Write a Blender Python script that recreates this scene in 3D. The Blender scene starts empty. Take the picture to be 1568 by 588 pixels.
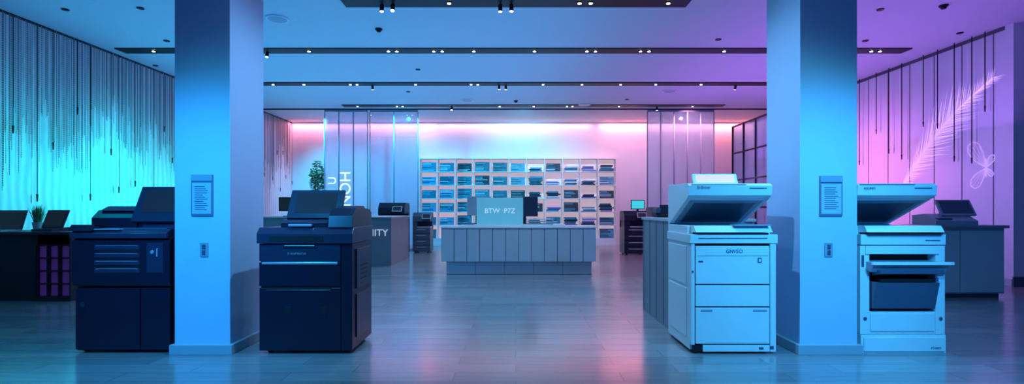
import bpy, bmesh, math, random
from mathutils import Matrix, Vector
random.seed(7)
scene = bpy.context.scene
try:
    scene.view_settings.view_transform = 'Standard'
    scene.view_settings.look = 'None'
    scene.view_settings.exposure = 0.35
except Exception as e:
    print(e)

# ------------------------------------------------------------ materials
def mat(name, col, rough=0.5, metal=0.0, emis=None, es=0.0, var=0.08, nscale=6.0, bump=0.0, spec=0.5, coat=0.0):
    m = bpy.data.materials.new(name); m.use_nodes = True
    nt = m.node_tree; N = nt.nodes; L = nt.links
    b = N['Principled BSDF']
    b.inputs['Roughness'].default_value = rough
    b.inputs['Metallic'].default_value = metal
    b.inputs['Specular IOR Level'].default_value = spec
    b.inputs['Coat Weight'].default_value = coat
    tc = N.new('ShaderNodeTexCoord'); no = N.new('ShaderNodeTexNoise')
    no.inputs['Scale'].default_value = nscale; no.inputs['Detail'].default_value = 4
    L.new(tc.outputs['Object'], no.inputs['Vector'])
    mx = N.new('ShaderNodeMix'); mx.data_type = 'RGBA'
    mx.inputs[6].default_value = tuple(max(0, c*(1-var)) for c in col)+(1,)
    mx.inputs[7].default_value = tuple(min(1, c*(1+var)) for c in col)+(1,)
    L.new(no.outputs['Fac'], mx.inputs[0]); L.new(mx.outputs[2], b.inputs['Base Color'])
    if emis:
        b.inputs['Emission Color'].default_value = tuple(emis)+(1,)
        b.inputs['Emission Strength'].default_value = es
    if bump > 0:
        bp = N.new('ShaderNodeBump'); bp.inputs['Strength'].default_value = bump
        bp.inputs['Distance'].default_value = 0.01
        L.new(no.outputs['Fac'], bp.inputs['Height']); L.new(bp.outputs['Normal'], b.inputs['Normal'])
    return m

def floor_mat():
    m = bpy.data.materials.new('floor_planks'); m.use_nodes = True
    nt = m.node_tree; N = nt.nodes; L = nt.links; b = N['Principled BSDF']
    tc = N.new('ShaderNodeTexCoord')
    br = N.new('ShaderNodeTexBrick')
    br.inputs['Scale'].default_value = 1.0
    br.inputs['Brick Width'].default_value = 1.25
    br.inputs['Row Height'].default_value = 0.21
    br.inputs['Mortar Size'].default_value = 0.003
    br.inputs['Mortar Smooth'].default_value = 0.4
    br.offset = 0.37
    br.inputs['Color1'].default_value = (0.22, 0.235, 0.26, 1)
    br.inputs['Color2'].default_value = (0.31, 0.32, 0.34, 1)
    br.inputs['Mortar'].default_value = (0.14, 0.15, 0.17, 1)
    L.new(tc.outputs['Object'], br.inputs['Vector'])
    mp = N.new('ShaderNodeMapping'); mp.inputs['Scale'].default_value = (1.2, 22, 1)
    L.new(tc.outputs['Object'], mp.inputs['Vector'])
    no = N.new('ShaderNodeTexNoise'); no.inputs['Scale'].default_value = 2.0; no.inputs['Detail'].default_value = 6
    L.new(mp.outputs['Vector'], no.inputs['Vector'])
    mx = N.new('ShaderNodeMix'); mx.data_type = 'RGBA'; mx.blend_type = 'MULTIPLY'
    mx.inputs[0].default_value = 0.35
    cr = N.new('ShaderNodeValToRGB')
    cr.color_ramp.elements[0].position = 0.3; cr.color_ramp.elements[0].color = (0.5, 0.5, 0.5, 1)
    cr.color_ramp.elements[1].position = 0.7; cr.color_ramp.elements[1].color = (1, 1, 1, 1)
    L.new(no.outputs['Fac'], cr.inputs['Fac'])
    L.new(br.outputs['Color'], mx.inputs[6]); L.new(cr.outputs['Color'], mx.inputs[7])
    L.new(mx.outputs[2], b.inputs['Base Color'])
    mr = N.new('ShaderNodeMapRange'); mr.inputs['To Min'].default_value = 0.15; mr.inputs['To Max'].default_value = 0.30
    L.new(no.outputs['Fac'], mr.inputs['Value']); L.new(mr.outputs['Result'], b.inputs['Roughness'])
    bp = N.new('ShaderNodeBump'); bp.inputs['Strength'].default_value = 0.12; bp.inputs['Distance'].default_value = 0.003
    bp.invert = True
    L.new(br.outputs['Fac'], bp.inputs['Height']); L.new(bp.outputs['Normal'], b.inputs['Normal'])
    b.inputs['Specular IOR Level'].default_value = 0.9
    b.inputs['Coat Weight'].default_value = 0.25; b.inputs['Coat Roughness'].default_value = 0.12
    return m

def weave_mat():
    m = bpy.data.materials.new('bead_mesh_wallcover'); m.use_nodes = True
    nt = m.node_tree; N = nt.nodes; L = nt.links; b = N['Principled BSDF']
    tc = N.new('ShaderNodeTexCoord')
    wv = N.new('ShaderNodeTexWave'); wv.bands_direction = 'Y'; wv.inputs['Scale'].default_value = 2.2
    wv.inputs['Distortion'].default_value = 5; wv.inputs['Detail'].default_value = 3; wv.inputs['Detail Scale'].default_value = 0.5
    L.new(tc.outputs['Object'], wv.inputs['Vector'])
    cr = N.new('ShaderNodeValToRGB')
    cr.color_ramp.elements[0].color = (0.56, 0.59, 0.62, 1); cr.color_ramp.elements[1].color = (0.76, 0.78, 0.8, 1)
    L.new(wv.outputs['Fac'], cr.inputs['Fac']); L.new(cr.outputs['Color'], b.inputs['Base Color'])
    b.inputs['Roughness'].default_value = 0.55
    bp = N.new('ShaderNodeBump'); bp.inputs['Strength'].default_value = 0.2; bp.inputs['Distance'].default_value = 0.02
    L.new(wv.outputs['Fac'], bp.inputs['Height']); L.new(bp.outputs['Normal'], b.inputs['Normal'])
    return m

def bead_mat():
    m = mat('bead_strand', (0.05, 0.07, 0.1), 0.35, 0.3)
    nt = m.node_tree; N = nt.nodes; L = nt.links; b = N['Principled BSDF']
    tc = N.new('ShaderNodeTexCoord'); wz = N.new('ShaderNodeTexWave'); wz.bands_direction = 'Z'
    wz.inputs['Scale'].default_value = 9.0
    L.new(tc.outputs['Object'], wz.inputs['Vector'])
    cr = N.new('ShaderNodeValToRGB')
    cr.color_ramp.elements[0].color = (0.03, 0.04, 0.06, 1); cr.color_ramp.elements[1].color = (0.4, 0.45, 0.5, 1)
    L.new(wz.outputs['Fac'], cr.inputs['Fac']); L.new(cr.outputs['Color'], b.inputs['Base Color'])
    return m

def glass_mat(name, tint=(0.85, 0.93, 1.0), haze=0.10, fr=0.12):
    m = bpy.data.materials.new(name); m.use_nodes = True
    nt = m.node_tree; N = nt.nodes; L = nt.links
    N.remove(N['Principled BSDF']); out = N['Material Output']
    tr = N.new('ShaderNodeBsdfTransparent'); tr.inputs['Color'].default_value = tint+(1,)
    gl = N.new('ShaderNodeBsdfGlossy'); gl.inputs['Roughness'].default_value = 0.03
    df = N.new('ShaderNodeBsdfTranslucent'); df.inputs['Color'].default_value = (0.8, 0.9, 1, 1)
    no = N.new('ShaderNodeTexNoise'); no.inputs['Scale'].default_value = 0.8
    mr = N.new('ShaderNodeMapRange'); mr.inputs['To Min'].default_value = haze*0.7; mr.inputs['To Max'].default_value = haze*1.3
    L.new(no.outputs['Fac'], mr.inputs['Value'])
    m1 = N.new('ShaderNodeMixShader'); L.new(mr.outputs['Result'], m1.inputs[0])
    L.new(tr.outputs[0], m1.inputs[1]); L.new(df.outputs[0], m1.inputs[2])
    m2 = N.new('ShaderNodeMixShader'); m2.inputs[0].default_value = fr
    L.new(m1.outputs[0], m2.inputs[1]); L.new(gl.outputs[0], m2.inputs[2])
    L.new(m2.outputs[0], out.inputs['Surface'])
    return m

M = {}
M['white'] = mat('white_paint', (0.72, 0.74, 0.78), 0.6, var=0.04, nscale=1.5)
M['pillar'] = mat('pillar_paint_lit_blue', (0.52, 0.64, 0.82), 0.55, var=0.04, nscale=1.5)  # white pillars; blue of the lighting put into the base colour
M['ceil'] = mat('ceiling_paint', (0.62, 0.64, 0.68), 0.75, var=0.03, nscale=0.6)
M['rwall'] = mat('right_wall_panel', (0.66, 0.64, 0.7), 0.4, var=0.08, nscale=1.2)
M['seam'] = mat('seam_dark', (0.08, 0.08, 0.1), 0.6)
M['floor'] = floor_mat()
M['weave'] = weave_mat()
M['bead'] = bead_mat()
M['cblack'] = mat('copier_black', (0.008, 0.010, 0.028), 0.33, var=0.2)
M['cblack2'] = mat('copier_black_trim', (0.026, 0.032, 0.068), 0.3, var=0.2)
M['cline'] = mat('copier_dark_gap', (0.004, 0.004, 0.008), 0.7)
M['silver'] = mat('silver_trim', (0.6, 0.65, 0.72), 0.25, 0.5)
M['cwhite'] = mat('copier_white', (0.78, 0.82, 0.84), 0.36, var=0.04)
M['cgrey'] = mat('copier_grey', (0.30, 0.36, 0.44), 0.4, var=0.06)
M['cdgrey'] = mat('copier_dark_grey', (0.07, 0.10, 0.16), 0.4, var=0.1)
M['glasstop'] = mat('platen_glass', (0.1, 0.13, 0.16), 0.08, spec=0.8)
M['scr_dim'] = mat('touchscreen_dim', (0.015, 0.02, 0.032), 0.5, emis=(0.2, 0.35, 0.5), es=0.02, spec=0.15)
M['scr_pink'] = mat('touchscreen_pink', (0.3, 0.3, 0.35), 0.2, emis=(0.9, 0.7, 0.95), es=0.55)
M['scr_teal'] = mat('screen_teal', (0.02, 0.1, 0.12), 0.2, emis=(0.05, 0.6, 0.7), es=0.8)
M['gmetal'] = mat('dark_metal', (0.01, 0.01, 0.014), 0.5, 0.2, spec=0.3)
M['desk'] = mat('desk_laminate', (0.48, 0.51, 0.56), 0.35, var=0.05)
M['deskd'] = mat('desk_plinth', (0.24, 0.26, 0.3), 0.4)
M['dtop'] = mat('desk_top_white', (0.78, 0.81, 0.83), 0.2)
M['ctr'] = mat('counter_grey', (0.22, 0.24, 0.29), 0.45)
M['ctrd'] = mat('counter_dark', (0.012, 0.014, 0.022), 0.5)
M['purple'] = mat('purple_lit_cubby', (0.22, 0.07, 0.42), 0.5, emis=(0.25, 0.08, 0.5), es=0.06)  # purple light inside the cubbies put into colour and faint glow
M['frame'] = mat('alu_frame', (0.3, 0.36, 0.44), 0.35, 0.4)
M['glass'] = glass_mat('clear_partition_glass', (0.80, 0.93, 1.0), 0.10, 0.08)
M['frost'] = glass_mat('frosted_partition_glass', (0.66, 0.87, 0.97), 0.28, 0.06)
M['shelf'] = mat('shelf_white', (0.8, 0.8, 0.82), 0.4)
M['shelfback'] = mat('shelf_backlit_panel', (0.7, 0.68, 0.72), 0.6, emis=(1.0, 0.70, 0.78), es=0.32)
M['b1'] = mat('book_teal', (0.015, 0.17, 0.26), 0.5, var=0.5, nscale=9)
M['b2'] = mat('book_lightblue', (0.09, 0.34, 0.5), 0.5, var=0.4, nscale=12)
M['b3'] = mat('book_dark', (0.008, 0.03, 0.055), 0.5, var=0.4, nscale=9)
M['b4'] = mat('book_paper', (0.65, 0.68, 0.7), 0.6)
M['b5'] = mat('book_purple', (0.25, 0.15, 0.5), 0.5)
M['leaf'] = mat('leaf_green', (0.03, 0.14, 0.05), 0.5, var=0.5, nscale=20)
M['leaf2'] = mat('grass_leaf', (0.08, 0.25, 0.12), 0.5, var=0.4, nscale=20)
M['pot'] = mat('ceramic_pot', (0.5, 0.52, 0.55), 0.4)
M['bark'] = mat('bark', (0.08, 0.05, 0.03), 0.8, bump=0.5)
M['paper'] = mat('notice_paper', (0.42, 0.52, 0.6), 0.6)
M['nframe'] = mat('notice_frame', (0.16, 0.2, 0.27), 0.4)
M['ink'] = mat('notice_ink', (0.05, 0.07, 0.12), 0.6)
M['plastic'] = mat('switch_plastic', (0.3, 0.36, 0.44), 0.4)
M['txtw'] = mat('lettering_white', (0.8, 0.85, 0.9), 0.5, emis=(0.7, 0.9, 1), es=0.35)
M['txtg'] = mat('lettering_white_glow', (0.8, 0.85, 0.9), 0.5, emis=(0.75, 0.95, 1), es=0.9)  # white letters, glow added so they stand out on the glass
M['sign'] = mat('sign_panel', (0.2, 0.42, 0.5), 0.4, emis=(0.10, 0.5, 0.65), es=0.30)
M['lamp'] = mat('lamp_lens', (1, 1, 1), 0.3, emis=(0.85, 0.95, 1), es=10)
M['mural'] = mat('mural_ink_glow', (0.9, 0.82, 0.95), 0.5, emis=(0.85, 0.55, 0.95), es=0.2)  # pale ink with a faint glow added to brighten it
M['base'] = mat('skirting', (0.4, 0.44, 0.5), 0.45)

# ------------------------------------------------------------ builder
class Bd:
    def __init__(s, name, bevel=0.004, smooth=False):
        s.name = name; s.v = []; s.f = []; s.mi = []; s.m = []; s.bevel = bevel; s.T = Matrix.Identity(4); s.kids = []
    def mid(s, k):
        if k not in s.m: s.m.append(k)
        return s.m.index(k)
    def add(s, vs, fs, k, T=None):
        o = len(s.v); A = s.T @ T if T is not None else s.T
        s.v += [tuple(A @ Vector(p)) for p in vs]
        i = s.mid(k)
        for f in fs: s.f.append(tuple(o+a for a in f)); s.mi.append(i)
    def box(s, x0, x1, y0, y1, z0, z1, k, T=None):
        vs = [(x0,y0,z0),(x1,y0,z0),(x1,y1,z0),(x0,y1,z0),(x0,y0,z1),(x1,y0,z1),(x1,y1,z1),(x0,y1,z1)]
        s.add(vs, [(0,3,2,1),(4,5,6,7),(0,1,5,4),(1,2,6,5),(2,3,7,6),(3,0,4,7)], k, T)
    def prism(s, prof, x0, x1, k, T=None):
        n = len(prof)
        vs = [(x0,a,b) for a,b in prof]+[(x1,a,b) for a,b in prof]
        fs = [tuple(range(n)), tuple(range(2*n-1, n-1, -1))]+[(i,(i+1)%n,n+(i+1)%n,n+i) for i in range(n)]
        s.add(vs, fs, k, T)
    def cyl(s, c, r, h, k, n=20, axis='z', r2=None, T=None):
        r2 = r if r2 is None else r2
        vs = []
        for (rr, hh) in ((r, 0), (r2, h)):
            for i in range(n):
                a = 2*math.pi*i/n; p = (rr*math.cos(a), rr*math.sin(a), hh)
                if axis == 'x': p = (p[2], p[0], p[1])
                if axis == 'y': p = (p[0], p[2], p[1])
                vs.append((c[0]+p[0], c[1]+p[1], c[2]+p[2]))
        fs = [tuple(range(n)), tuple(range(2*n-1, n-1, -1))]+[(i,(i+1)%n,n+(i+1)%n,n+i) for i in range(n)]
        s.add(vs, fs, k, T)
    def seg(s, p, q, w, k):
        p = Vector(p); q = Vector(q); d = q-p; L = d.length
        T = Matrix.Translation(p) @ d.to_track_quat('Z', 'Y').to_matrix().to_4x4()
        s.box(-w/2, w/2, -w/2, w/2, 0, L, k, T)
    def done(s):
        me = bpy.data.meshes.new(s.name); me.from_pydata(s.v, [], s.f)
        for k in s.m: me.materials.append(M[k])
        me.polygons.foreach_set('material_index', s.mi)
        bm = bmesh.new(); bm.from_mesh(me); bmesh.ops.recalc_face_normals(bm, faces=bm.faces); bm.to_mesh(me); bm.free()
        ob = bpy.data.objects.new(s.name, me); scene.collection.objects.link(ob)
        if s.bevel > 0:
            md = ob.modifiers.new('bevel', 'BEVEL'); md.width = s.bevel; md.segments = 2; md.limit_method = 'ANGLE'
            md.angle_limit = math.radians(40); md.use_clamp_overlap = True
        for t in s.kids: t.parent = ob
        return ob
    def text(s, body, loc, size, k, rot=(math.pi/2, 0, 0), align='CENTER', ext=0.001, name='lettering'):
        c = bpy.data.curves.new(name, 'FONT'); c.body = body; c.size = size; c.align_x = align; c.align_y = 'CENTER'; c.extrude = ext
        c.materials.append(M[k])
        o = bpy.data.objects.new(name, c); o.location = loc; o.rotation_euler = rot
        scene.collection.objects.link(o); s.kids.append(o); return o

def tilt(x, y, z, deg, axis='X'):
    return Matrix.Translation((x, y, z)) @ Matrix.Rotation(math.radians(deg), 4, axis)

H = 4.24
XL, XR, YB, YF = -7.74, 8.0, 18.0, -1.0
# ------------------------------------------------------------ shell
b = Bd('floor', 0); b.box(XL-0.1, XR+2.2, YF, YB+0.1, -0.1, 0, 'floor'); b.done()
b = Bd('ceiling', 0); b.box(XL-0.1, XR+2.2, YF, YB+0.1, H, H+0.1, 'ceil'); b.done()
b = Bd('wall_back', 0); b.box(XL-0.1, XR+0.1, YB, YB+0.1, 0, H, 'white'); b.done()
b = Bd('wall_left', 0); b.box(XL-0.1, XL, YF, YB, 0, H, 'weave'); b.done()
b = Bd('wall_right', 0); b.box(XR, XR+0.1, 8.55, YB, 0, H, 'rwall')
b.done()
b = Bd('wall_right_return', 0); b.box(XR, XR+2.2, 8.4, 8.55, 0, H, 'rwall'); b.done()
b = Bd('trim_wall_seams', 0)
y = 8.75
while y < 17.9:
    b.box(XR-0.006, XR-0.001, y-0.007, y+0.007, 0.1, H-0.02, 'seam'); y += 0.62
b.box(XR-0.02, XR-0.001, 8.55, YB-0.01, H-0.06, H-0.001, 'seam'); b.done()
b = Bd('baseboard_right', 0.003); b.box(XR-0.02, XR-0.001, 8.41, YB-0.01, 0, 0.12, 'base'); b.box(XR-0.02, XR+2.2, 8.375, 8.399, 0, 0.16, 'seam'); b.done()
b = Bd('baseboard_left', 0.003); b.box(XL+0.001, XL+0.02, YF, YB-0.01, 0, 0.12, 'base'); b.done()
b = Bd('trim_left_cornice', 0); b.box(XL+0.001, XL+0.03, YF, YB-0.01, H-0.03, H-0.001, 'gmetal'); b.done()

# hanging bead strands (one named mass)
b = Bd('bead_curtain', 0)
y = 6.2
while y < 17.8:
    x = XL+0.03+random.uniform(0, 0.05)
    ph = 0.5+0.5*math.sin(y*1.7)+0.35*math.sin(y*4.3)
    ln = 0.8+0.7*ph*random.uniform(0.5, 1.3)+random.uniform(0, 1.0)
    ln = min(ln, 2.8)
    w = 0.005
    b.box(x, x+w, y, y+w, H-0.03-ln, H-0.03, 'bead')
    y += random.uniform(0.014, 0.03)
y = 6.4
while y < 17.8:
    x = XL+0.11
    ln = random.uniform(0.9, 2.75); w = 0.007
    b.box(x, x+w, y, y+w, H-0.03-ln, H-0.03, 'gmetal')
    b.cyl((x+w/2, y+w/2, H-0.03-ln-0.10), 0.009, 0.12, 'gmetal', n=8, r2=0.015)
    y += random.uniform(0.15, 0.55)
b.done()

# hanging rods on right wall
b = Bd('hanging_rods', 0)
y = 8.8
while y < 17.6:
    ln = random.uniform(1.2, 2.4); x = XR-0.10
    b.box(x, x+0.012, y, y+0.012, H-ln, H-0.001, 'gmetal')
    b.cyl((x+0.006, y+0.006, H-ln-0.08), 0.008, 0.1, 'gmetal', n=8, r2=0.014)
    y += random.uniform(0.25, 0.6)
b.done()

# wall mural: feather + butterfly
b = Bd('feather_mural', 0)
x = XR-0.006
P0 = Vector((10.8, 1.7)); P1 = Vector((8.75, 3.45))
NB = 80
for i in range(NB):
    t = i/(NB-1); p = P0.lerp(P1, t); p.y += 0.22*math.sin(t*math.pi)
    for sgn in (1, -1):
        ln = (0.72*math.sin(min(1, t*1.15+0.08)*math.pi*0.92)+0.06)*random.uniform(0.75, 1.1)
        a = math.atan2(P1.y-P0.y, P1.x-P0.x)+sgn*math.radians(34+12*random.random())
        q = (p.x+ln*math.cos(a), p.y+ln*math.sin(a))
        n = (-math.sin(a)*0.012, math.cos(a)*0.012)
        b.add([(x, p.x-n[0], p.y-n[1]), (x, p.x+n[0], p.y+n[1]), (x, q[0], q[1])], [(0, 1, 2)], 'mural')
    if i < NB-1:
        t2 = (i+1)/(NB-1); q = P0.lerp(P1, t2); q.y += 0.22*math.sin(t2*math.pi)
        b.add([(x, p.x, p.y-0.01), (x, q.x, q.y-0.01), (x, q.x, q.y+0.01), (x, p.x, p.y+0.01)], [(0, 1, 2, 3)], 'mural')
b.done()
b = Bd('butterfly_mural', 0)
cy, cz = 8.88, 1.95
def wing(a0, L, W, fl):
    pts = []
    for i in range(25):
        t = i/24*math.pi*2; r = (1-math.cos(t))/2
        u = L*r; v = W*math.sin(t)*r**0.6
        pts.append((cy+fl*(u*math.cos(a0)-v*math.sin(a0)), cz+u*math.sin(a0)+v*math.cos(a0)))
    for i in range(24):
        b.seg((x, pts[i][0], pts[i][1]), (x, pts[i+1][0], pts[i+1][1]), 0.010, 'mural')
    for i in range(4, 22, 2):
        b.seg((x, cy, cz), (x, pts[i][0], pts[i][1]), 0.005, 'mural')
for fl, sc in ((1, 1.0), (-1, 0.45)):
    wing(math.radians(55), 0.55*sc, 0.17*sc, fl); wing(math.radians(-50), 0.42*sc, 0.14*sc, fl)
b.seg((x, cy, cz-0.16), (x, cy, cz+0.16), 0.02, 'mural')
b.done()

# ------------------------------------------------------------ pillars
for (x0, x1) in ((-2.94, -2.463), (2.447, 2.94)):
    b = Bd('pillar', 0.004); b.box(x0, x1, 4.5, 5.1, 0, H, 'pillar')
    e = 0.03
    b.box(x0-e, x1+e, 4.5-e, 5.1+e, 0, 0.085, 'base'); b.done()
def notice(name, x0, x1, z0, z1):
    b = Bd(name, 0.002); b.box(x0, x1, 4.485, 4.4995, z0, z1, 'nframe'); b.box(x0+0.012, x1-0.012, 4.482, 4.486, z0+0.018, z1-0.07, 'paper')
    z = z1-0.10
    while z > z0+0.05:
        b.box(x0+0.035, x1-0.035-random.uniform(0, 0.05), 4.4805, 4.4825, z-0.006, z, 'ink'); z -= 0.018
    b.box(x0+0.004, x1-0.004, 4.476, 4.486, z1-0.055, z1-0.004, 'plastic')
    b.done()
notice('framed_notice', -2.79, -2.605, 1.19, 1.545)
notice('framed_notice', 2.61, 2.805, 1.19, 1.535)
for xa in (-2.715, 2.655):
    b = Bd('light_switch', 0.002); b.box(xa, xa+0.068, 4.488, 4.4995, 0.84, 0.96, 'plastic')
    b.box(xa+0.02, xa+0.048, 4.482, 4.49, 0.855, 0.895, 'cdgrey'); b.box(xa+0.02, xa+0.048, 4.482, 4.49, 0.905, 0.945, 'cdgrey'); b.done()

# ------------------------------------------------------------ black copier A (left)
b = Bd('photocopier', 0.012)
X0, Y0 = -3.83, 4.52
b.T = Matrix.Translation((X0, Y0, 0))
W, D = 0.845, 0.66
for cx in (0.06, W-0.06):
    for cyy in (0.08, D-0.08): b.cyl((cx-0.02, cyy, 0.03), 0.03, 0.04, 'cline', n=14, axis='x')
b.box(0.01, W-0.01, 0.03, D, 0.02, 0.57, 'cblack')
b.box(0.02, 0.575, 0.0, 0.04, 0.035, 0.565, 'cblack')
b.box(0.585, W-0.01, 0.0, 0.04, 0.035, 0.565, 'cblack')
b.box(0.06, 0.1, -0.004, 0.004, 0.4, 0.44, 'cblack2')
b.prism([(0.0,0.585),(0.03,0.575),(D,0.575),(D,1.02),(0.06,1.02),(-0.02,0.98),(-0.02,0.62)], 0.0, W, 'cblack')
for i in range(4):
    z = 0.94-i*0.066
    b.box(0.2, 0.59, -0.026, 0.0, z-0.042, z, 'cblack2'); b.box(0.215, 0.575, -0.03, -0.02, z-0.010, z-0.005, 'silver')
    b.box(0.2, 0.59, -0.0215, -0.01, z-0.054, z-0.045, 'cline')
b.box(0.65, 0.79, -0.024, -0.01, 0.70, 0.96, 'cblack2'); b.cyl((0.70, -0.03, 0.88), 0.016, 0.01, 'silver', axis='y')
b.box(0.735, 0.745, -0.028, -0.02, 0.84, 0.91, 'silver')
b.prism([(-0.05,1.0),(0.05,0.985),(D-0.02,0.985),(D-0.02,1.075),(0.02,1.075),(-0.05,1.04)], 0.01, W-0.01, 'cblack2')
b.prism([(-0.06,1.06),(0.1,1.06),(0.14,1.11),(-0.02,1.115)], 0.0, 0.20, 'cblack')
b.box(0.2, 0.42, -0.03, 0.07, 1.07, 1.08, 'cgrey')
b.prism([(0.12,1.07),(D-0.05,1.07),(D-0.05,1.20),(D-0.12,1.24),(0.2,1.24),(0.12,1.17)], 0.06, 0.46, 'cblack')
b.prism([(0.16,1.235),(D-0.1,1.235),(D-0.13,1.275),(0.26,1.275)], 0.10, 0.42, 'cblack2')
b.box(0.44, W-0.02, 0.15, D-0.04, 1.07, 1.13, 'cblack')
b.prism([(0.12,1.07),(0.22,1.07),(0.27,1.2),(0.22,1.2)], 0.5, 0.78, 'cblack2')
T = tilt(0.38, 0.10, 1.14, -26)
b.box(0.04, 0.46, 0, 0.03, 0.0, 0.35, 'cblack2', T); b.box(0.10, 0.43, -0.003, 0.002, 0.09, 0.32, 'scr_dim', T)
b.box(0.25, 0.8, 0.02, 0.11, 1.072, 1.085, 'cdgrey')
b.done()

# ------------------------------------------------------------ black copier B
b = Bd('photocopier', 0.012)
b.T = Matrix.Translation((-2.21, 4.5, 0)); W, D = 0.80, 0.6
for cx in (0.05, W-0.09):
    for cyy in (0.07, D-0.07): b.cyl((cx, cyy, 0.03), 0.03, 0.04, 'cline', n=14, axis='x')
b.box(0.0, W, 0.03, D, 0.035, 0.95, 'cblack')
b.box(0.0, W-0.1, 0.0, 0.04, 0.03, 0.57, 'cblack')
b.box(W-0.095, W, 0.0, 0.04, 0.03, 0.95, 'cblack')
b.box(0.0, W-0.1, -0.004, 0.04, 0.585, 0.79, 'cblack')
b.box(0.03, W-0.12, -0.02, 0.0, 0.775, 0.795, 'silver')
b.box(0.06, 0.62, -0.01, 0.002, 0.555, 0.575, 'cline'); b.box(0.06, 0.62, -0.012, 0.002, 0.548, 0.555, 'cblack2')
for xx in (0.22, 0.52): b.box(xx, xx+0.06, -0.004, 0.002, 0.34, 0.41, 'cline')
b.box(0.0, W-0.1, -0.004, 0.04, 0.80, 0.95, 'cblack2')
b.box(0.20, 0.5, -0.012, 0.0, 0.915, 0.93, 'cline'); b.box(0.22, 0.48, -0.014, 0.0, 0.932, 0.938, 'silver')
b.prism([(-0.03,0.955),(D+0.01,0.955),(D+0.01,1.09),(0.02,1.09),(-0.03,1.04)], -0.01, W+0.01, 'cblack2')
b.box(0.1, 0.56, -0.034, -0.02, 0.97, 1.02, 'cline')
b.box(0.17, 0.58, 0.03, D-0.05, 1.09, 1.13, 'cblack')
b.prism([(0.02,1.125),(0.2,1.125),(0.2,1.165),(0.05,1.15)], 0.17, 0.58, 'cblack2')
b.box(0.25, 0.45, -0.005, 0.03, 1.10, 1.12, 'silver')
b.prism([(0.0,1.09),(D,1.09),(D,1.22),(D-0.1,1.255),(0.12,1.255),(0.02,1.19)], 0.59, W, 'cblack')
b.prism([(0.12,1.255),(D-0.1,1.255),(D-0.15,1.28),(0.18,1.28)], 0.62, W-0.03, 'cblack2')
T = tilt(0.14, 0.12, 1.17, -26)
b.box(0.04, 0.52, 0, 0.03, 0.0, 0.28, 'cblack2', T); b.box(0.10, 0.46, -0.003, 0.002, 0.05, 0.245, 'scr_dim', T)
b.text('0 ANMIROA', (-2.21+0.33, 4.484, 0.865), 0.03, 'silver')
b.box(W-0.001, W+0.012, 0.1, D-0.06, 0.12, 0.5, 'cblack2'); b.box(W-0.001, W+0.012, 0.1, D-0.06, 0.55, 0.9, 'cblack2')
for zz in (0.62, 0.66, 0.70, 0.74): b.box(W+0.006, W+0.014, 0.2, 0.4, zz, zz+0.012, 'cline')
b.done()

# ------------------------------------------------------------ white copiers
def lid(b, W, D, tx=None):
    b.prism([(D-0.02,1.10),(0.09,1.345),(0.05,1.37),(0.04,1.455),(0.08,1.475),(D,1.485),(D,1.10)], 0.0, W, 'cwhite')
    b.prism([(D-0.06,1.112),(0.12,1.326),(0.12,1.336),(D-0.06,1.122)], 0.04, W-0.04, 'cgrey')
    b.prism([(D-0.1,1.122),(0.17,1.301),(0.17,1.315),(D-0.1,1.14)], 0.09, W-0.09, 'cdgrey')
    b.box(0.02, 0.5, 0.034, 0.05, 1.462, 1.468, 'cgrey')
    b.box(W-0.2, W-0.05, 0.034, 0.045, 1.43, 1.436, 'cdgrey')

b = Bd('photocopier', 0.008)
b.T = Matrix.Translation((1.51, 4.52, 0)); W, D = 0.73, 0.66
for cx in (0.06, W-0.09):
    for cyy in (0.08, D-0.08): b.cyl((cx, cyy, 0.03), 0.03, 0.03, 'cline', n=14, axis='x')
b.box(0.0, W, 0.02, D, 0.03, 1.0, 'cwhite')
b.box(0.0, 0.03, -0.02, 0.02, 0.08, 0.95, 'cwhite'); b.box(W-0.05, W, -0.02, 0.02, 0.02, 0.95, 'cwhite')
for (z0, z1) in ((0.605, 0.93), (0.412, 0.593), (0.09, 0.400)):
    b.box(0.038, W-0.058, -0.024, 0.015, z0, z1, 'cwhite')
b.box(0.03, W-0.05, 0.0, 0.021, 0.06, 0.95, 'cline')
b.box(0.1, W-0.056, -0.024, 0.02, 0.022, 0.078, 'cwhite'); b.box(0.02, 0.09, -0.01, 0.021, 0.02, 0.075, 'cline')
b.box(0.05, W-0.07, -0.027, -0.023, 0.845, 0.85, 'cgrey')
b.box(0.06, 0.1, -0.027, -0.02, 0.79, 0.805, 'cdgrey'); b.box(W-0.16, W-0.125, -0.027, -0.02, 0.785, 0.83, 'cdgrey'); b.box(W-0.152, W-0.133, -0.029, -0.02, 0.795, 0.82, 'cwhite')
b.box(0.08, 0.18, -0.027, -0.02, 0.365, 0.385, 'cgrey'); b.box(W-0.2, W-0.08, -0.027, -0.02, 0.365, 0.385, 'cgrey')
b.box(W-0.15, W-0.11, -0.027, -0.02, 0.04, 0.06, 'cdgrey'); b.box(W-0.05, W-0.02, -0.023, -0.015, 0.04, 0.07, 'cdgrey')
b.box(0.005, 0.02, -0.025, -0.018, 0.7, 0.72, 'cdgrey')
b.box(-0.01, W+0.01, -0.03, D+0.005, 0.955, 1.03, 'cwhite')
b.box(0.05, W-0.07, -0.035, 0.1, 1.03, 1.045, 'cline')
b.prism([(-0.05,1.05),(0.08,1.045),(0.08,1.105),(0.0,1.105)], 0.03, W-0.04, 'cwhite')
b.box(0.0, W, 0.09, D, 1.03, 1.10, 'cwhite'); b.box(0.06, W-0.06, 0.13, D-0.1, 1.10, 1.104, 'glasstop')
b.box(0.36, W-0.06, -0.052, 0.05, 1.104, 1.115, 'cgrey')
b.box(0.06, W-0.08, -0.042, -0.02, 1.0, 1.005, 'cgrey')
lid(b, W, D)
T = tilt(0.07, 0.2, 1.475, -28)
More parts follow.
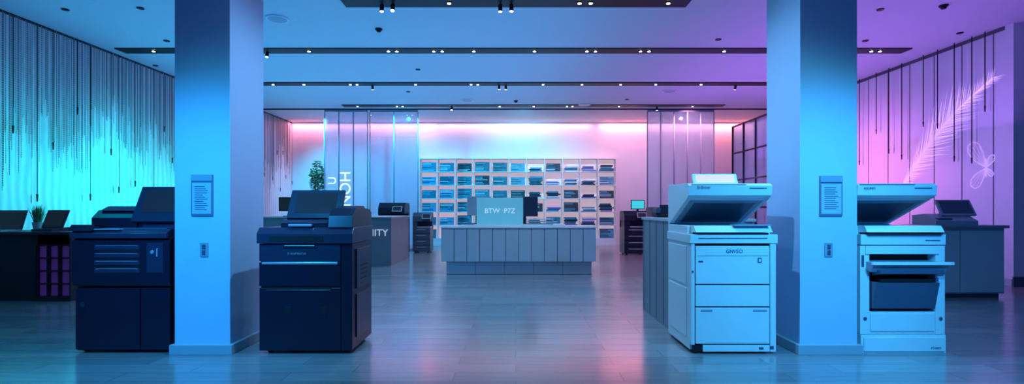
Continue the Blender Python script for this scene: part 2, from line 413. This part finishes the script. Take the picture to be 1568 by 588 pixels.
b.box(0.03, 0.43, 0, 0.025, 0, 0.11, 'cwhite', T); b.box(0.055, 0.405, -0.003, 0.002, 0.018, 0.095, 'scr_pink', T)
b.box(-0.006, 0.004, 0.1, D-0.05, 0.12, 0.55, 'cwhite'); b.box(-0.006, 0.004, 0.1, D-0.05, 0.58, 0.92, 'cwhite')
b.text('GNVEO', (1.51+0.37, 4.494, 0.885), 0.042, 'cdgrey', ext=0.0015)
b.text('Es Bursay', (1.51+0.13, 4.553, 1.44), 0.03, 'cdgrey')
b.done()

b = Bd('photocopier', 0.008)
b.T = Matrix.Translation((2.985, 4.52, 0)); W, D = 0.735, 0.66
b.box(0.0, W, 0.0, D, 0.0, 0.16, 'cwhite')
b.box(0.02, W-0.02, -0.012, 0.0, 0.02, 0.14, 'cwhite')
b.box(0.0, W, 0.12, D, 0.16, 1.0, 'cwhite')
b.box(0.0, 0.08, 0.01, 0.13, 0.165, 0.93, 'cwhite'); b.box(W-0.08, W, 0.01, 0.13, 0.165, 0.93, 'cwhite')
b.box(0.08, W-0.08, 0.02, 0.13, 0.165, 0.36, 'cwhite'); b.box(0.09, W-0.09, 0.008, 0.03, 0.19, 0.345, 'cwhite')
b.box(0.08, W-0.08, 0.1, 0.125, 0.36, 0.9, 'cline')
b.prism([(-0.01,0.39),(0.1,0.38),(0.1,0.62),(-0.06,0.62)], 0.09, W-0.1, 'cdgrey')
b.box(0.13, W-0.14, -0.06, 0.02, 0.625, 0.65, 'cline')
b.prism([(-0.10,0.79),(-0.05,0.71),(0.1,0.74),(0.1,0.80)], 0.05, W-0.04, 'cgrey')
b.box(0.03, W-0.02, -0.115, -0.085, 0.775, 0.80, 'cwhite')
b.prism([(-0.1,0.70),(0.08,0.66),(0.08,0.71),(-0.1,0.73)], 0.1, W-0.10, 'cdgrey')
b.box(-0.0, W, -0.0, D, 0.94, 1.03, 'cwhite'); b.box(0.04, W-0.06, -0.004, 0.02, 0.86, 0.93, 'cwhite')
b.box(0.05, W-0.05, -0.03, 0.1, 1.03, 1.045, 'cline')
b.prism([(-0.04,1.05),(0.08,1.045),(0.08,1.105),(0.0,1.105)], 0.03, W-0.04, 'cwhite')
b.box(0.0, W, 0.09, D, 1.03, 1.10, 'cwhite'); b.box(0.06, W-0.06, 0.13, D-0.1, 1.10, 1.104, 'glasstop')
b.box(W-0.18, W-0.05, -0.006, 0.0, 0.975, 0.982, 'cdgrey')
b.box(W-0.008, W+0.006, 0.05, 0.13, 0.18, 0.9, 'cwhite')
b.cyl((W-0.04, 0.0, 0.30), 0.014, 0.01, 'cdgrey', axis='y'); b.cyl((0.04, 0.0, 0.30), 0.014, 0.01, 'cdgrey', axis='y')
b.box(0.01, 0.03, 0.002, 0.012, 0.75, 0.85, 'cdgrey')
lid(b, W-0.04, D)
b.text('FTGEO', (2.985+0.64, 4.506, 0.05), 0.028, 'cdgrey'); b.text('KEUMO', (2.985+0.1, 4.553, 1.43), 0.028, 'cdgrey')
b.done()

# ------------------------------------------------------------ counter behind white copier
b = Bd('display_counter', 0.004)
b.box(1.58, 2.42, 5.32, 6.5, 0.0, 1.12, 'ctr'); b.box(1.565, 2.44, 5.3, 6.52, 1.12, 1.15, 'desk')
for i in range(4): b.box(1.576, 1.581, 5.6+i*0.28, 5.604+i*0.28, 0.02, 1.12, 'seam')
b.done()
b = Bd('desk_phone', 0.004)
b.prism([(6.15,1.1505),(6.33,1.1505),(6.33,1.22),(6.15,1.18)], 1.66, 1.86, 'gmetal')
b.box(1.66, 1.71, 6.16, 6.34, 1.2, 1.26, 'cblack2'); b.box(1.73, 1.84, 6.27, 6.29, 1.2, 1.30, 'gmetal'); b.done()

# ------------------------------------------------------------ left service counter w/ lettering
b = Bd('service_counter', 0.004)
b.box(-5.6, -2.75, 11.5, 13.4, 0.0, 1.05, 'ctr'); b.box(-5.62, -2.73, 11.48, 13.42, 1.05, 1.08, 'desk')
for i in range(4): b.box(-5.55+i*0.93, -5.545+i*0.93, 11.492, 11.5, 0.02, 1.04, 'seam')
b.text('UNITY', (-3.12, 11.48, 0.72), 0.21, 'txtw', ext=0.004)
b.done()
for (xx, yy) in ((-5.45, 12.0),):
    b = Bd('desk_monitor', 0.004); b.box(xx, xx+0.5, yy, yy+0.04, 1.2, 1.52, 'gmetal'); b.box(xx+0.02, xx+0.48, yy-0.004, yy, 1.22, 1.5, 'scr_dim')
    b.box(xx+0.22, xx+0.28, yy+0.01, yy+0.05, 1.09, 1.25, 'gmetal'); b.box(xx+0.12, xx+0.38, yy-0.06, yy+0.12, 1.0805, 1.095, 'gmetal'); b.done()

# ------------------------------------------------------------ reception desk
b = Bd('reception_desk', 0.004)
b.box(-1.33, 1.45, 10.0, 10.65, 0.0, 0.25, 'deskd')
b.box(-1.42, 1.52, 9.92, 10.72, 0.25, 0.88, 'deskd')
n = 12; wd = 2.94/n
for i in range(n):
    b.box(-1.42+i*wd+0.006, -1.42+(i+1)*wd-0.006, 9.895, 9.93, 0.252, 0.875, 'desk')
for i in range(5):
    b.box(-1.33+i*0.556+0.004, -1.33+(i+1)*0.556-0.004, 9.985, 10.0, 0.01, 0.24, 'desk')
b.box(-1.425, 1.525, 9.88, 10.75, 0.885, 0.92, 'dtop')
b.box(-1.05, 0.95, 10.05, 10.68, 0.92, 0.95, 'dtop'); b.done()
Z = 0.9505
b = Bd('desk_sign', 0.006); b.box(-0.76, 0.14, 10.1, 10.13, Z, 1.47, 'sign'); b.box(-0.7, 0.08, 10.11, 10.25, Z, Z+0.02, 'dtop')
b.text('BTW  P7Z', (-0.31, 10.098, 1.21), 0.135, 'txtw', ext=0.002); b.done()
b = Bd('desktop_monitor', 0.004); b.box(-0.1, 0.44, 10.50, 10.53, 1.1, 1.5, 'cblack2'); b.box(0.12, 0.2, 10.52, 10.56, Z+0.01, 1.2, 'gmetal')
b.box(0.0, 0.32, 10.44, 10.64, Z, Z+0.015, 'gmetal'); b.done()
b = Bd('desktop_monitor', 0.004); b.box(-0.98, -0.5, 10.50, 10.53, 1.12, 1.5, 'cgrey'); b.box(-0.75, -0.68, 10.52, 10.56, Z+0.01, 1.2, 'gmetal')
b.box(-0.85, -0.58, 10.44, 10.64, Z, Z+0.015, 'gmetal'); b.done()
b = Bd('document_tray', 0.003)
for k in range(3): b.box(0.2, 0.72, 10.08, 10.36, Z+k*0.045, Z+k*0.045+0.008, 'silver'); b.box(0.23, 0.68, 10.1, 10.33, Z+k*0.045+0.008, Z+k*0.045+0.02, 'b4')
for xx in (0.2, 0.71): b.box(xx, xx+0.01, 10.08, 10.36, Z, Z+0.12, 'silver')
b.done()
b = Bd('keyboard', 0.002); b.box(-1.03, -0.80, 10.08, 10.22, Z, Z+0.02, 'cdgrey')
for i in range(4):
    for j in range(8): b.box(-1.02+j*0.027, -1.0+j*0.027, 10.09+i*0.03, 10.112+i*0.03, Z+0.02, Z+0.026, 'cgrey')
b.done()

# ------------------------------------------------------------ back shelving
X0, X1, Y1 = -3.25, 3.38, YB-0.002; Y0 = YB-0.36
z0, ph, nr, nc = 0.24, 0.452, 6, 11
b = Bd('display_shelf', 0.003)
cw = (X1-X0)/nc
b.box(X0, X1, Y1-0.02, Y1, 0.0, z0+nr*ph, 'shelfback')
b.box(X0, X1, Y0, Y1-0.02, 0, z0-0.015, 'shelf')
for r in range(nr+1): b.box(X0-0.015, X1+0.015, Y0, Y1-0.02, z0+r*ph-0.015, z0+r*ph+0.015, 'shelf')
for c in range(nc+1): b.box(X0+c*cw-0.015, X0+c*cw+0.015, Y0+0.001, Y1-0.021, z0, z0+nr*ph, 'shelf')
shelf_ob = b.done()
b = Bd('book_stacks', 0)
ks = ['b1', 'b1', 'b2', 'b3', 'b4', 'b3', 'b1', 'b3']
for r in range(nr):
    for c in range(nc):
        xa = X0+c*cw+0.05; xb = xa+cw-0.1; zb = z0+r*ph+0.0155
        if r == 0 and random.random() < 0.6: continue
        if c < 6 or random.random() < 0.2:
            hgt = random.uniform(0.26, 0.34)
            k = random.choice(['b1', 'b2', 'b1', 'b1', 'b3'])
            T = tilt(0, Y0+0.07, zb, -8)
            b.box(xa+0.01, xb-0.01, 0, 0.02, 0, hgt, k, T)
            for s_ in range(6):
                zz = hgt*(0.1+0.14*s_)
                b.box(xa+0.03, xb-random.uniform(0.04, 0.25), -0.003, 0.0, zz, zz+0.022, random.choice(['b3', 'b3', 'b2', 'b2', 'b1', 'b4']), T)
        else:
            z = zb
            for s_ in range(random.randint(4, 8)):
                t = random.uniform(0.02, 0.055); i0 = random.uniform(0, 0.08); i1 = random.uniform(0, 0.12)
                if z+t > zb+0.3: break
                b.box(xa+i0, xb-i1, Y0+0.04+random.uniform(0, 0.03), Y1-0.1, z, z+t, random.choice(ks+['b5']) , None); z += t
bo = b.done(); bo.parent = shelf_ob

# ------------------------------------------------------------ generic distant copier
def far_copier(x, y, w, d, h, mk, tk):
    b = Bd('multifunction_printer', 0.008); b.T = Matrix.Translation((x, y, 0))
    for cx in (0.05, w-0.09):
        for cyy in (0.08, d-0.08): b.cyl((cx, cyy, 0.03), 0.03, 0.04, 'cline', n=12, axis='x')
    b.box(0, w, 0.02, d, 0.03, h*0.62, mk)
    for i in range(4):
        z = 0.05+i*(h*0.58/4); b.box(0.01, w-0.01, 0, 0.03, z, z+h*0.58/4-0.012, mk); b.box(0.12, w-0.12, -0.01, 0, z+0.10, z+0.12, tk)
    b.box(0, w*0.25, 0.02, d, h*0.62, h*0.78, mk); b.box(0.0, w, d-0.2, d, h*0.62, h*0.78, mk); b.box(w*0.25, w, 0.06, d, h*0.62, h*0.65, tk)
    b.prism([(0, h*0.78), (d, h*0.78), (d, h*0.97), (d-0.1, h), (0.15, h), (0.02, h*0.9)], 0, w, mk)
    T = tilt(w*0.55, -0.02, h*0.78, -40); b.box(0, 0.26, -0.1, -0.08, 0.02, 0.2, tk, T); b.box(0.02, 0.24, -0.103, -0.1, 0.04, 0.18, 'scr_dim', T)
    b.done()
far_copier(-3.75, 14.2, 0.72, 0.7, 1.42, 'cblack', 'silver')
far_copier(-2.95, 14.9, 0.5, 0.6, 1.15, 'cdgrey', 'silver')
far_copier(2.95, 14.2, 0.62, 0.65, 1.2, 'cblack', 'silver')
far_copier(3.75, 14.4, 0.7, 0.7, 1.3, 'cdgrey', 'silver')
b = Bd('computer_monitor', 0.004); b.box(3.18, 3.56, 14.45, 14.48, 1.24, 1.5, 'gmetal'); b.box(3.2, 3.54, 14.44, 14.451, 1.26, 1.48, 'scr_teal')
b.box(3.34, 3.4, 14.46, 14.5, 1.2005, 1.3, 'gmetal'); b.done()

# ------------------------------------------------------------ left desk
b = Bd('storage_desk', 0.004)
b.box(-7.7, -6.0, 7.02, 7.75, 0.90, 0.94, 'ctrd')
b.box(-7.68, -6.5, 7.1, 7.72, 0.0, 0.9, 'ctrd')
b.box(-6.5, -6.02, 7.68, 7.72, 0, 0.9, 'ctrd'); b.box(-6.04, -6.02, 7.06, 7.7, 0, 0.9, 'ctrd'); b.box(-6.5, -6.04, 7.06, 7.7, 0.0, 0.05, 'ctrd')
for r in range(5): b.box(-6.5, -6.04, 7.06, 7.68, 0.05+r*0.175, 0.065+r*0.175, 'ctrd')
for c in range(3): b.box(-6.5+c*0.153, -6.49+c*0.153, 7.06, 7.68, 0.05, 0.76, 'ctrd')
for r in range(4):
    for c in range(3): b.box(-6.488+c*0.153, -6.352+c*0.153, 7.12, 7.6, 0.068+r*0.175, 0.215+r*0.175, 'purple')
b.done()
Z = 0.9405
b = Bd('laptop', 0.003); b.box(-7.46, -7.02, 7.12, 7.42, Z, Z+0.02, 'silver'); b.box(-7.43, -7.05, 7.2, 7.36, Z+0.02, Z+0.023, 'cdgrey')
T = tilt(0, 7.42, Z+0.015, -18); b.box(-7.46, -7.02, 0, 0.012, 0, 0.29, 'cblack2', T); b.box(-7.44, -7.04, -0.002, 0, 0.02, 0.27, 'scr_dim', T); b.done()
b = Bd('touch_terminal', 0.004); b.prism([(7.2, Z), (7.5, Z), (7.5, Z+0.05), (7.2, Z+0.03)], -6.68, -6.4, 'cblack2')
T = tilt(0, 7.36, Z+0.05, -25); b.box(-6.69, -6.39, 0, 0.02, 0, 0.27, 'cblack2', T); b.box(-6.67, -6.41, -0.003, 0, 0.02, 0.25, 'scr_dim', T); b.done()
b = Bd('potted_grass', 0)
px_, py_ = -6.86, 7.5
b.cyl((px_, py_, Z), 0.05, 0.12, 'pot', r2=0.07)
for i in range(110):
    a = random.uniform(0, 6.28); r = random.uniform(0, 0.05); L = random.uniform(0.14, 0.28); o = random.uniform(0.02, 0.09)
    p = Vector((px_+r*math.cos(a), py_+r*math.sin(a), Z+0.11)); q = p+Vector((o*math.cos(a), o*math.sin(a), L)); s_ = Vector((-math.sin(a), math.cos(a), 0))*0.006
    mid_ = p.lerp(q, 0.5)+Vector((0, 0, 0.02))
    b.add([p-s_, p+s_, mid_+s_, q, mid_-s_], [(0, 1, 2, 3, 4)], 'leaf2')
b.done()

# ------------------------------------------------------------ right back counter
b = Bd('cabinet_counter', 0.004)
b.box(5.0, 6.87, 7.35, 8.0, 0.06, 0.98, 'desk'); b.box(5.04, 6.84, 7.4, 8.0, 0, 0.06, 'seam'); b.box(4.97, 6.9, 7.3, 8.02, 0.98, 1.02, 'ctr')
for i in range(3): b.box(5.01+i*0.62, 5.61+i*0.62, 7.335, 7.352, 0.08, 0.95, 'desk')
b.done()
b = Bd('payment_terminal', 0.006); Z = 1.0205
b.prism([(7.4, Z), (7.85, Z), (7.85, Z+0.14), (7.6, Z+0.16), (7.4, Z+0.06)], 5.95, 6.55, 'cgrey')
b.box(6.2, 6.3, 7.6, 7.66, Z+0.1, Z+0.25, 'cgrey')
T = tilt(0, 7.5, Z+0.14, -30); b.box(6.12, 6.62, 0, 0.03, 0, 0.26, 'cgrey', T); b.box(6.15, 6.59, -0.003, 0, 0.03, 0.24, 'cdgrey', T)
b.box(6.0, 6.2, 7.42, 7.56, Z+0.06, Z+0.10, 'cdgrey'); b.done()

# ------------------------------------------------------------ glass partitions
def partition(x0, x1, y, panes, gk='glass', z1=H-0.002):
    b = Bd('glass_partition', 0.002)
    b.box(x0, x1, y-0.03, y+0.03, 0, 0.06, 'frame'); b.box(x0, x1, y-0.03, y+0.03, z1-0.07, z1, 'frame')
    for i in range(panes+1):
        xx = x0+(x1-x0)*i/panes; b.box(xx-0.014, xx+0.014, y-0.02, y+0.02, 0.06, z1-0.07, 'frame')
    b.box(x0+0.012, x1-0.012, y-0.005, y+0.005, 0.06, z1-0.07, gk); return b
b = partition(-5.75, -4.45, 15.7, 3, 'frost')
b.text('NOH', (-5.10, 15.66, 1.85), 0.46, 'txtg', rot=(math.pi/2, math.radians(-90), 0), ext=0.006)
b.text('U', (-5.5, 15.66, 2.1), 0.34, 'txtg', rot=(math.pi/2, math.radians(-90), 0), ext=0.006); b.done()
partition(-4.40, -2.95, 15.75, 2).done()
partition(3.95, 5.95, 15.7, 5, 'frost').done()
b = Bd('trim_header_beam', 0.002); b.box(-7.6, 7.8, 15.56, 15.62, H-0.03, H-0.001, 'gmetal'); b.done()
b = Bd('glazed_screen', 0.002)
for i in range(4):
    yy = 13.4+i*0.75; b.box(6.47, 6.53, yy-0.02, yy+0.02, 0, 3.72, 'gmetal')
for zz in (0.03, 1.3, 2.1, 2.9, 3.70): b.box(6.475, 6.525, 13.4, 15.65, zz-0.02, zz+0.02, 'gmetal')
b.box(6.495, 6.505, 13.4, 15.65, 0.03, 3.7, 'frost'); b.done()

# potted tree
b = Bd('potted_tree', 0)
tx, ty = -6.25, 16.5
b.cyl((tx, ty, 0), 0.2, 0.5, 'pot', n=24, r2=0.27)
b.cyl((tx, ty, 0.45), 0.03, 1.7, 'bark', n=10, r2=0.015)
for i in range(14):
    a = random.uniform(0, 6.28); zz = random.uniform(1.5, 2.3)
    b.seg((tx, ty, zz), (tx+0.2*math.cos(a), ty+0.2*math.sin(a), zz+0.25), 0.012, 'bark')
for i in range(950):
    u = random.gauss(0, 0.5); a = random.uniform(0, 6.28); zz = 2.2+max(-1, min(1, u))*0.55
    rr = 0.26*math.sqrt(max(0.02, 1-((zz-2.2)/0.6)**2))*random.uniform(0.4, 1)
    c = Vector((tx+rr*math.cos(a), ty+rr*math.sin(a), zz))
    R = Matrix.Rotation(random.uniform(0, 6.28), 3, 'Z') @ Matrix.Rotation(random.uniform(-1.2, 1.2), 3, 'X')
    b.add([c+R@Vector(v) for v in ((-0.05, 0, 0), (0, -0.02, 0.005), (0.06, 0, 0), (0, 0.02, 0.005))], [(0, 1, 2, 3)], 'leaf')
b.done()

# ------------------------------------------------------------ ceiling fixtures
def track(x0, x1, y, n):
    b = Bd('ceiling_track_light', 0)
    b.box(x0, x1, y-0.15, y+0.15, H-0.02, H-0.001, 'gmetal')
    for i in range(n):
        xx = x0+(x1-x0)*(i+0.5)/n+random.uniform(-0.3, 0.3)
        k = random.choice([1, 1, 2])
        big = random.random() < 0.25
        for j in range(k):
            xj = xx+j*0.16
            if big:
                tl = tilt(xj, y, H-0.03, random.uniform(-25, 25), 'X')
                b.cyl((0, 0, -0.02), 0.010, 0.05, 'gmetal', n=8, T=tl)
                b.cyl((0, 0, -0.11), 0.03, 0.10, 'gmetal', n=14, T=tl)
                b.cyl((0, 0, -0.114), 0.026, 0.006, 'lamp', n=14, T=tl)
            else:
                b.cyl((xj, y-0.04, H-0.034), 0.036, 0.018, 'gmetal', n=14); b.cyl((xj, y-0.04, H-0.042), 0.026, 0.010, 'lamp', n=14)
    b.done()
track(-2.5, 2.5, 7.55, 5); track(-7.45, 7.36, 9.84, 14); track(-7.4, 7.5, 12.46, 16); track(-5, 6, 15.1, 9)
def disc(name, x, y, r, k, h=0.02):
    b = Bd(name, 0.003); b.cyl((x, y, H-h-0.0005), r, h, k, n=28)
    if name == 'smoke_detector': b.cyl((x, y, H-h-0.035), r*0.5, 0.035, 'gmetal', n=18, r2=r*0.8)
    if name == 'ceiling_speaker':
        b.cyl((x, y, H-h-0.004), r*0.85, 0.004, 'cgrey', n=28)
    b.done()
def cp(px, py):
    d = 2.99*800/(320-py); return (px-790)*d/800, d
for p in ((425, 28), (1025, 139), (715, 153), (895, 160)): disc('ceiling_speaker', *cp(*p), 0.17, 'white')
for p in ((580, 44), (790, 154), (1445, 8)): disc('smoke_detector', *cp(*p), 0.06, 'gmetal', 0.02)
for p in ((100, 14), (215, 12), (255, 62), (1348, 14), (1470, 50), (1325, 62), (625, 140), (960, 152), (1100, 60), (640, 106), (238, 100)): disc('recessed_downlight', *cp(*p), 0.05, 'gmetal', 0.015)

# ------------------------------------------------------------ lights
def area(name, loc, target, sx, sy, col, e):
    l = bpy.data.lights.new(name, 'AREA'); l.shape = 'RECTANGLE'; l.size = sx; l.size_y = sy; l.color = col; l.energy = e
    o = bpy.data.objects.new(name, l); o.location = loc
    o.rotation_euler = (Vector(target)-Vector(loc)).to_track_quat('-Z', 'Y').to_euler(); scene.collection.objects.link(o); return o
def spot(name, loc, target, ang, col, e, blend=0.8, r=0.04):
    l = bpy.data.lights.new(name, 'SPOT'); l.spot_size = math.radians(ang); l.spot_blend = blend; l.color = col; l.energy = e; l.shadow_soft_size = r
    o = bpy.data.objects.new(name, l); o.location = loc
    o.rotation_euler = (Vector(target)-Vector(loc)).to_track_quat('-Z', 'Y').to_euler(); scene.collection.objects.link(o); return o
# cove strips above the back wall
area('cove_led', (-5.2, 17.85, 4.2), (-5.2, 17.9, 0), 5.0, 0.05, (1.0, 0.25, 0.36), 50)
area('cove_led', (0.0, 17.85, 4.2), (0.0, 17.9, 0), 5.2, 0.05, (1.0, 0.42, 0.5), 24)
area('cove_led', (5.4, 17.85, 4.2), (5.4, 17.9, 0), 5.0, 0.05, (1.0, 0.25, 0.28), 65)
# back zone wash
for xx, tz, c, e, an in ((-6.0, 1.2, (0.0, 0.6, 1), 620, 75), (-3.4, 1.3, (0.0, 0.6, 1), 580, 95), (0.2, 2.1, (0.12, 0.7, 1), 360, 95), (3.0, 1.9, (0.8, 0.5, 0.75), 180, 95), (5.2, 1.9, (1, 0.3, 0.55), 300, 95)):
    spot('track_spot_back', (xx, 14.95, 4.1), (xx, 18, tz), an, c, e)
# left wall cyan, right wall purple/pink wash: added lamps without fixtures
for yy, e in ((8.0, 150), (10.0, 240), (12.4, 160)): spot('wall_fill_cyan', (-5.9, yy, 1.8), (-7.74, yy+0.2, 1.7), 115, (0.0, 0.70, 0.88), e, 1.0)
spot('wall_wash_left_far', (-5.6, 15.8, 4.0), (-7.7, 16.2, 2.2), 90, (0.3, 0.3, 0.9), 90)
for yy, c, e in ((8.9, (0.38, 0.18, 0.9), 140), (11.8, (0.95, 0.25, 0.9), 280), (14.6, (0.4, 0.25, 1.0), 110)): spot('wall_fill_purple', (5.6, yy, 2.1), (8.0, yy, 1.75), 105, c, e, 1.0)
# pillar spots
for s_ in (-1, 1): spot('pillar_spot', (s_*2.75, 2.3, 2.3), (s_*2.7, 4.5, 0.85), 78, (0.02, 0.34, 1.0), 260, 1.0)
for s_ in (-1, 1): spot('pillar_side_spot', (s_*0.4, 4.3, 4.1), (s_*2.45, 4.85, 1.0), 70, (0.2, 0.55, 1.0), 260, 1.0)
# copier key light
spot('copier_spot_cyan', (2.2, 1.8, 3.7), (2.4, 4.6, 0.4), 62, (0.10, 0.64, 0.95), 310, 0.9, 0.15)
spot('copier_spot_blue', (-2.4, 1.6, 3.7), (-2.5, 4.6, 0.3), 62, (0.03, 0.6, 1.0), 240, 0.9, 0.15)
# ceiling wash: added upward area fills, no fixture, back side unseen
area('ceiling_fill_blue', (-3.0, 10.8, 2.6), (-3.0, 10.8, 5), 9, 9, (0.04, 0.40, 1.0), 155)
area('ceiling_fill_purple', (5.6, 10.4, 2.6), (5.6, 10.4, 5), 4.5, 8, (0.4, 0.14, 1.0), 85)
# general spots from tracks
for xx, yy, c, e in ((-1.3, 6.0, (0.15, 0.62, 1), 100), (1.3, 6.0, (0.3, 0.6, 1), 100), (-4.5, 9.8, (0.05, 0.5, 1), 80), (0, 8.4, (0.4, 0.75, 1), 230), (4.5, 9.8, (0.4, 0.35, 1), 90),
                     (-2.5, 12.4, (0.35, 0.75, 1), 210), (2.5, 12.4, (1, 0.5, 0.75), 230)):
    spot('track_spot', (xx, yy, 4.08), (xx, yy, 0), 120, c, e, 1.0)
for xx in (-5.5, 5.5): spot('track_spot', (xx, 4.6, 4.08), (xx, 4.9, 0), 120, (0.0, 0.6, 1.0), 70, 1.0)

w = bpy.data.worlds.new('world'); scene.world = w; w.use_nodes = True
w.node_tree.nodes['Background'].inputs[0].default_value = (0.015, 0.10, 0.42, 1); w.node_tree.nodes['Background'].inputs[1].default_value = 0.45

# ------------------------------------------------------------ camera
c = bpy.data.cameras.new('camera'); c.sensor_width = 36; c.sensor_fit = 'HORIZONTAL'; c.lens = 36*800/1568
c.shift_x = -6/1568; c.shift_y = 26/1568; c.clip_start = 0.05
o = bpy.data.objects.new('camera', c); o.location = (0, 0, 1.25); o.rotation_euler = (math.pi/2, 0, 0); scene.collection.objects.link(o); scene.camera = o
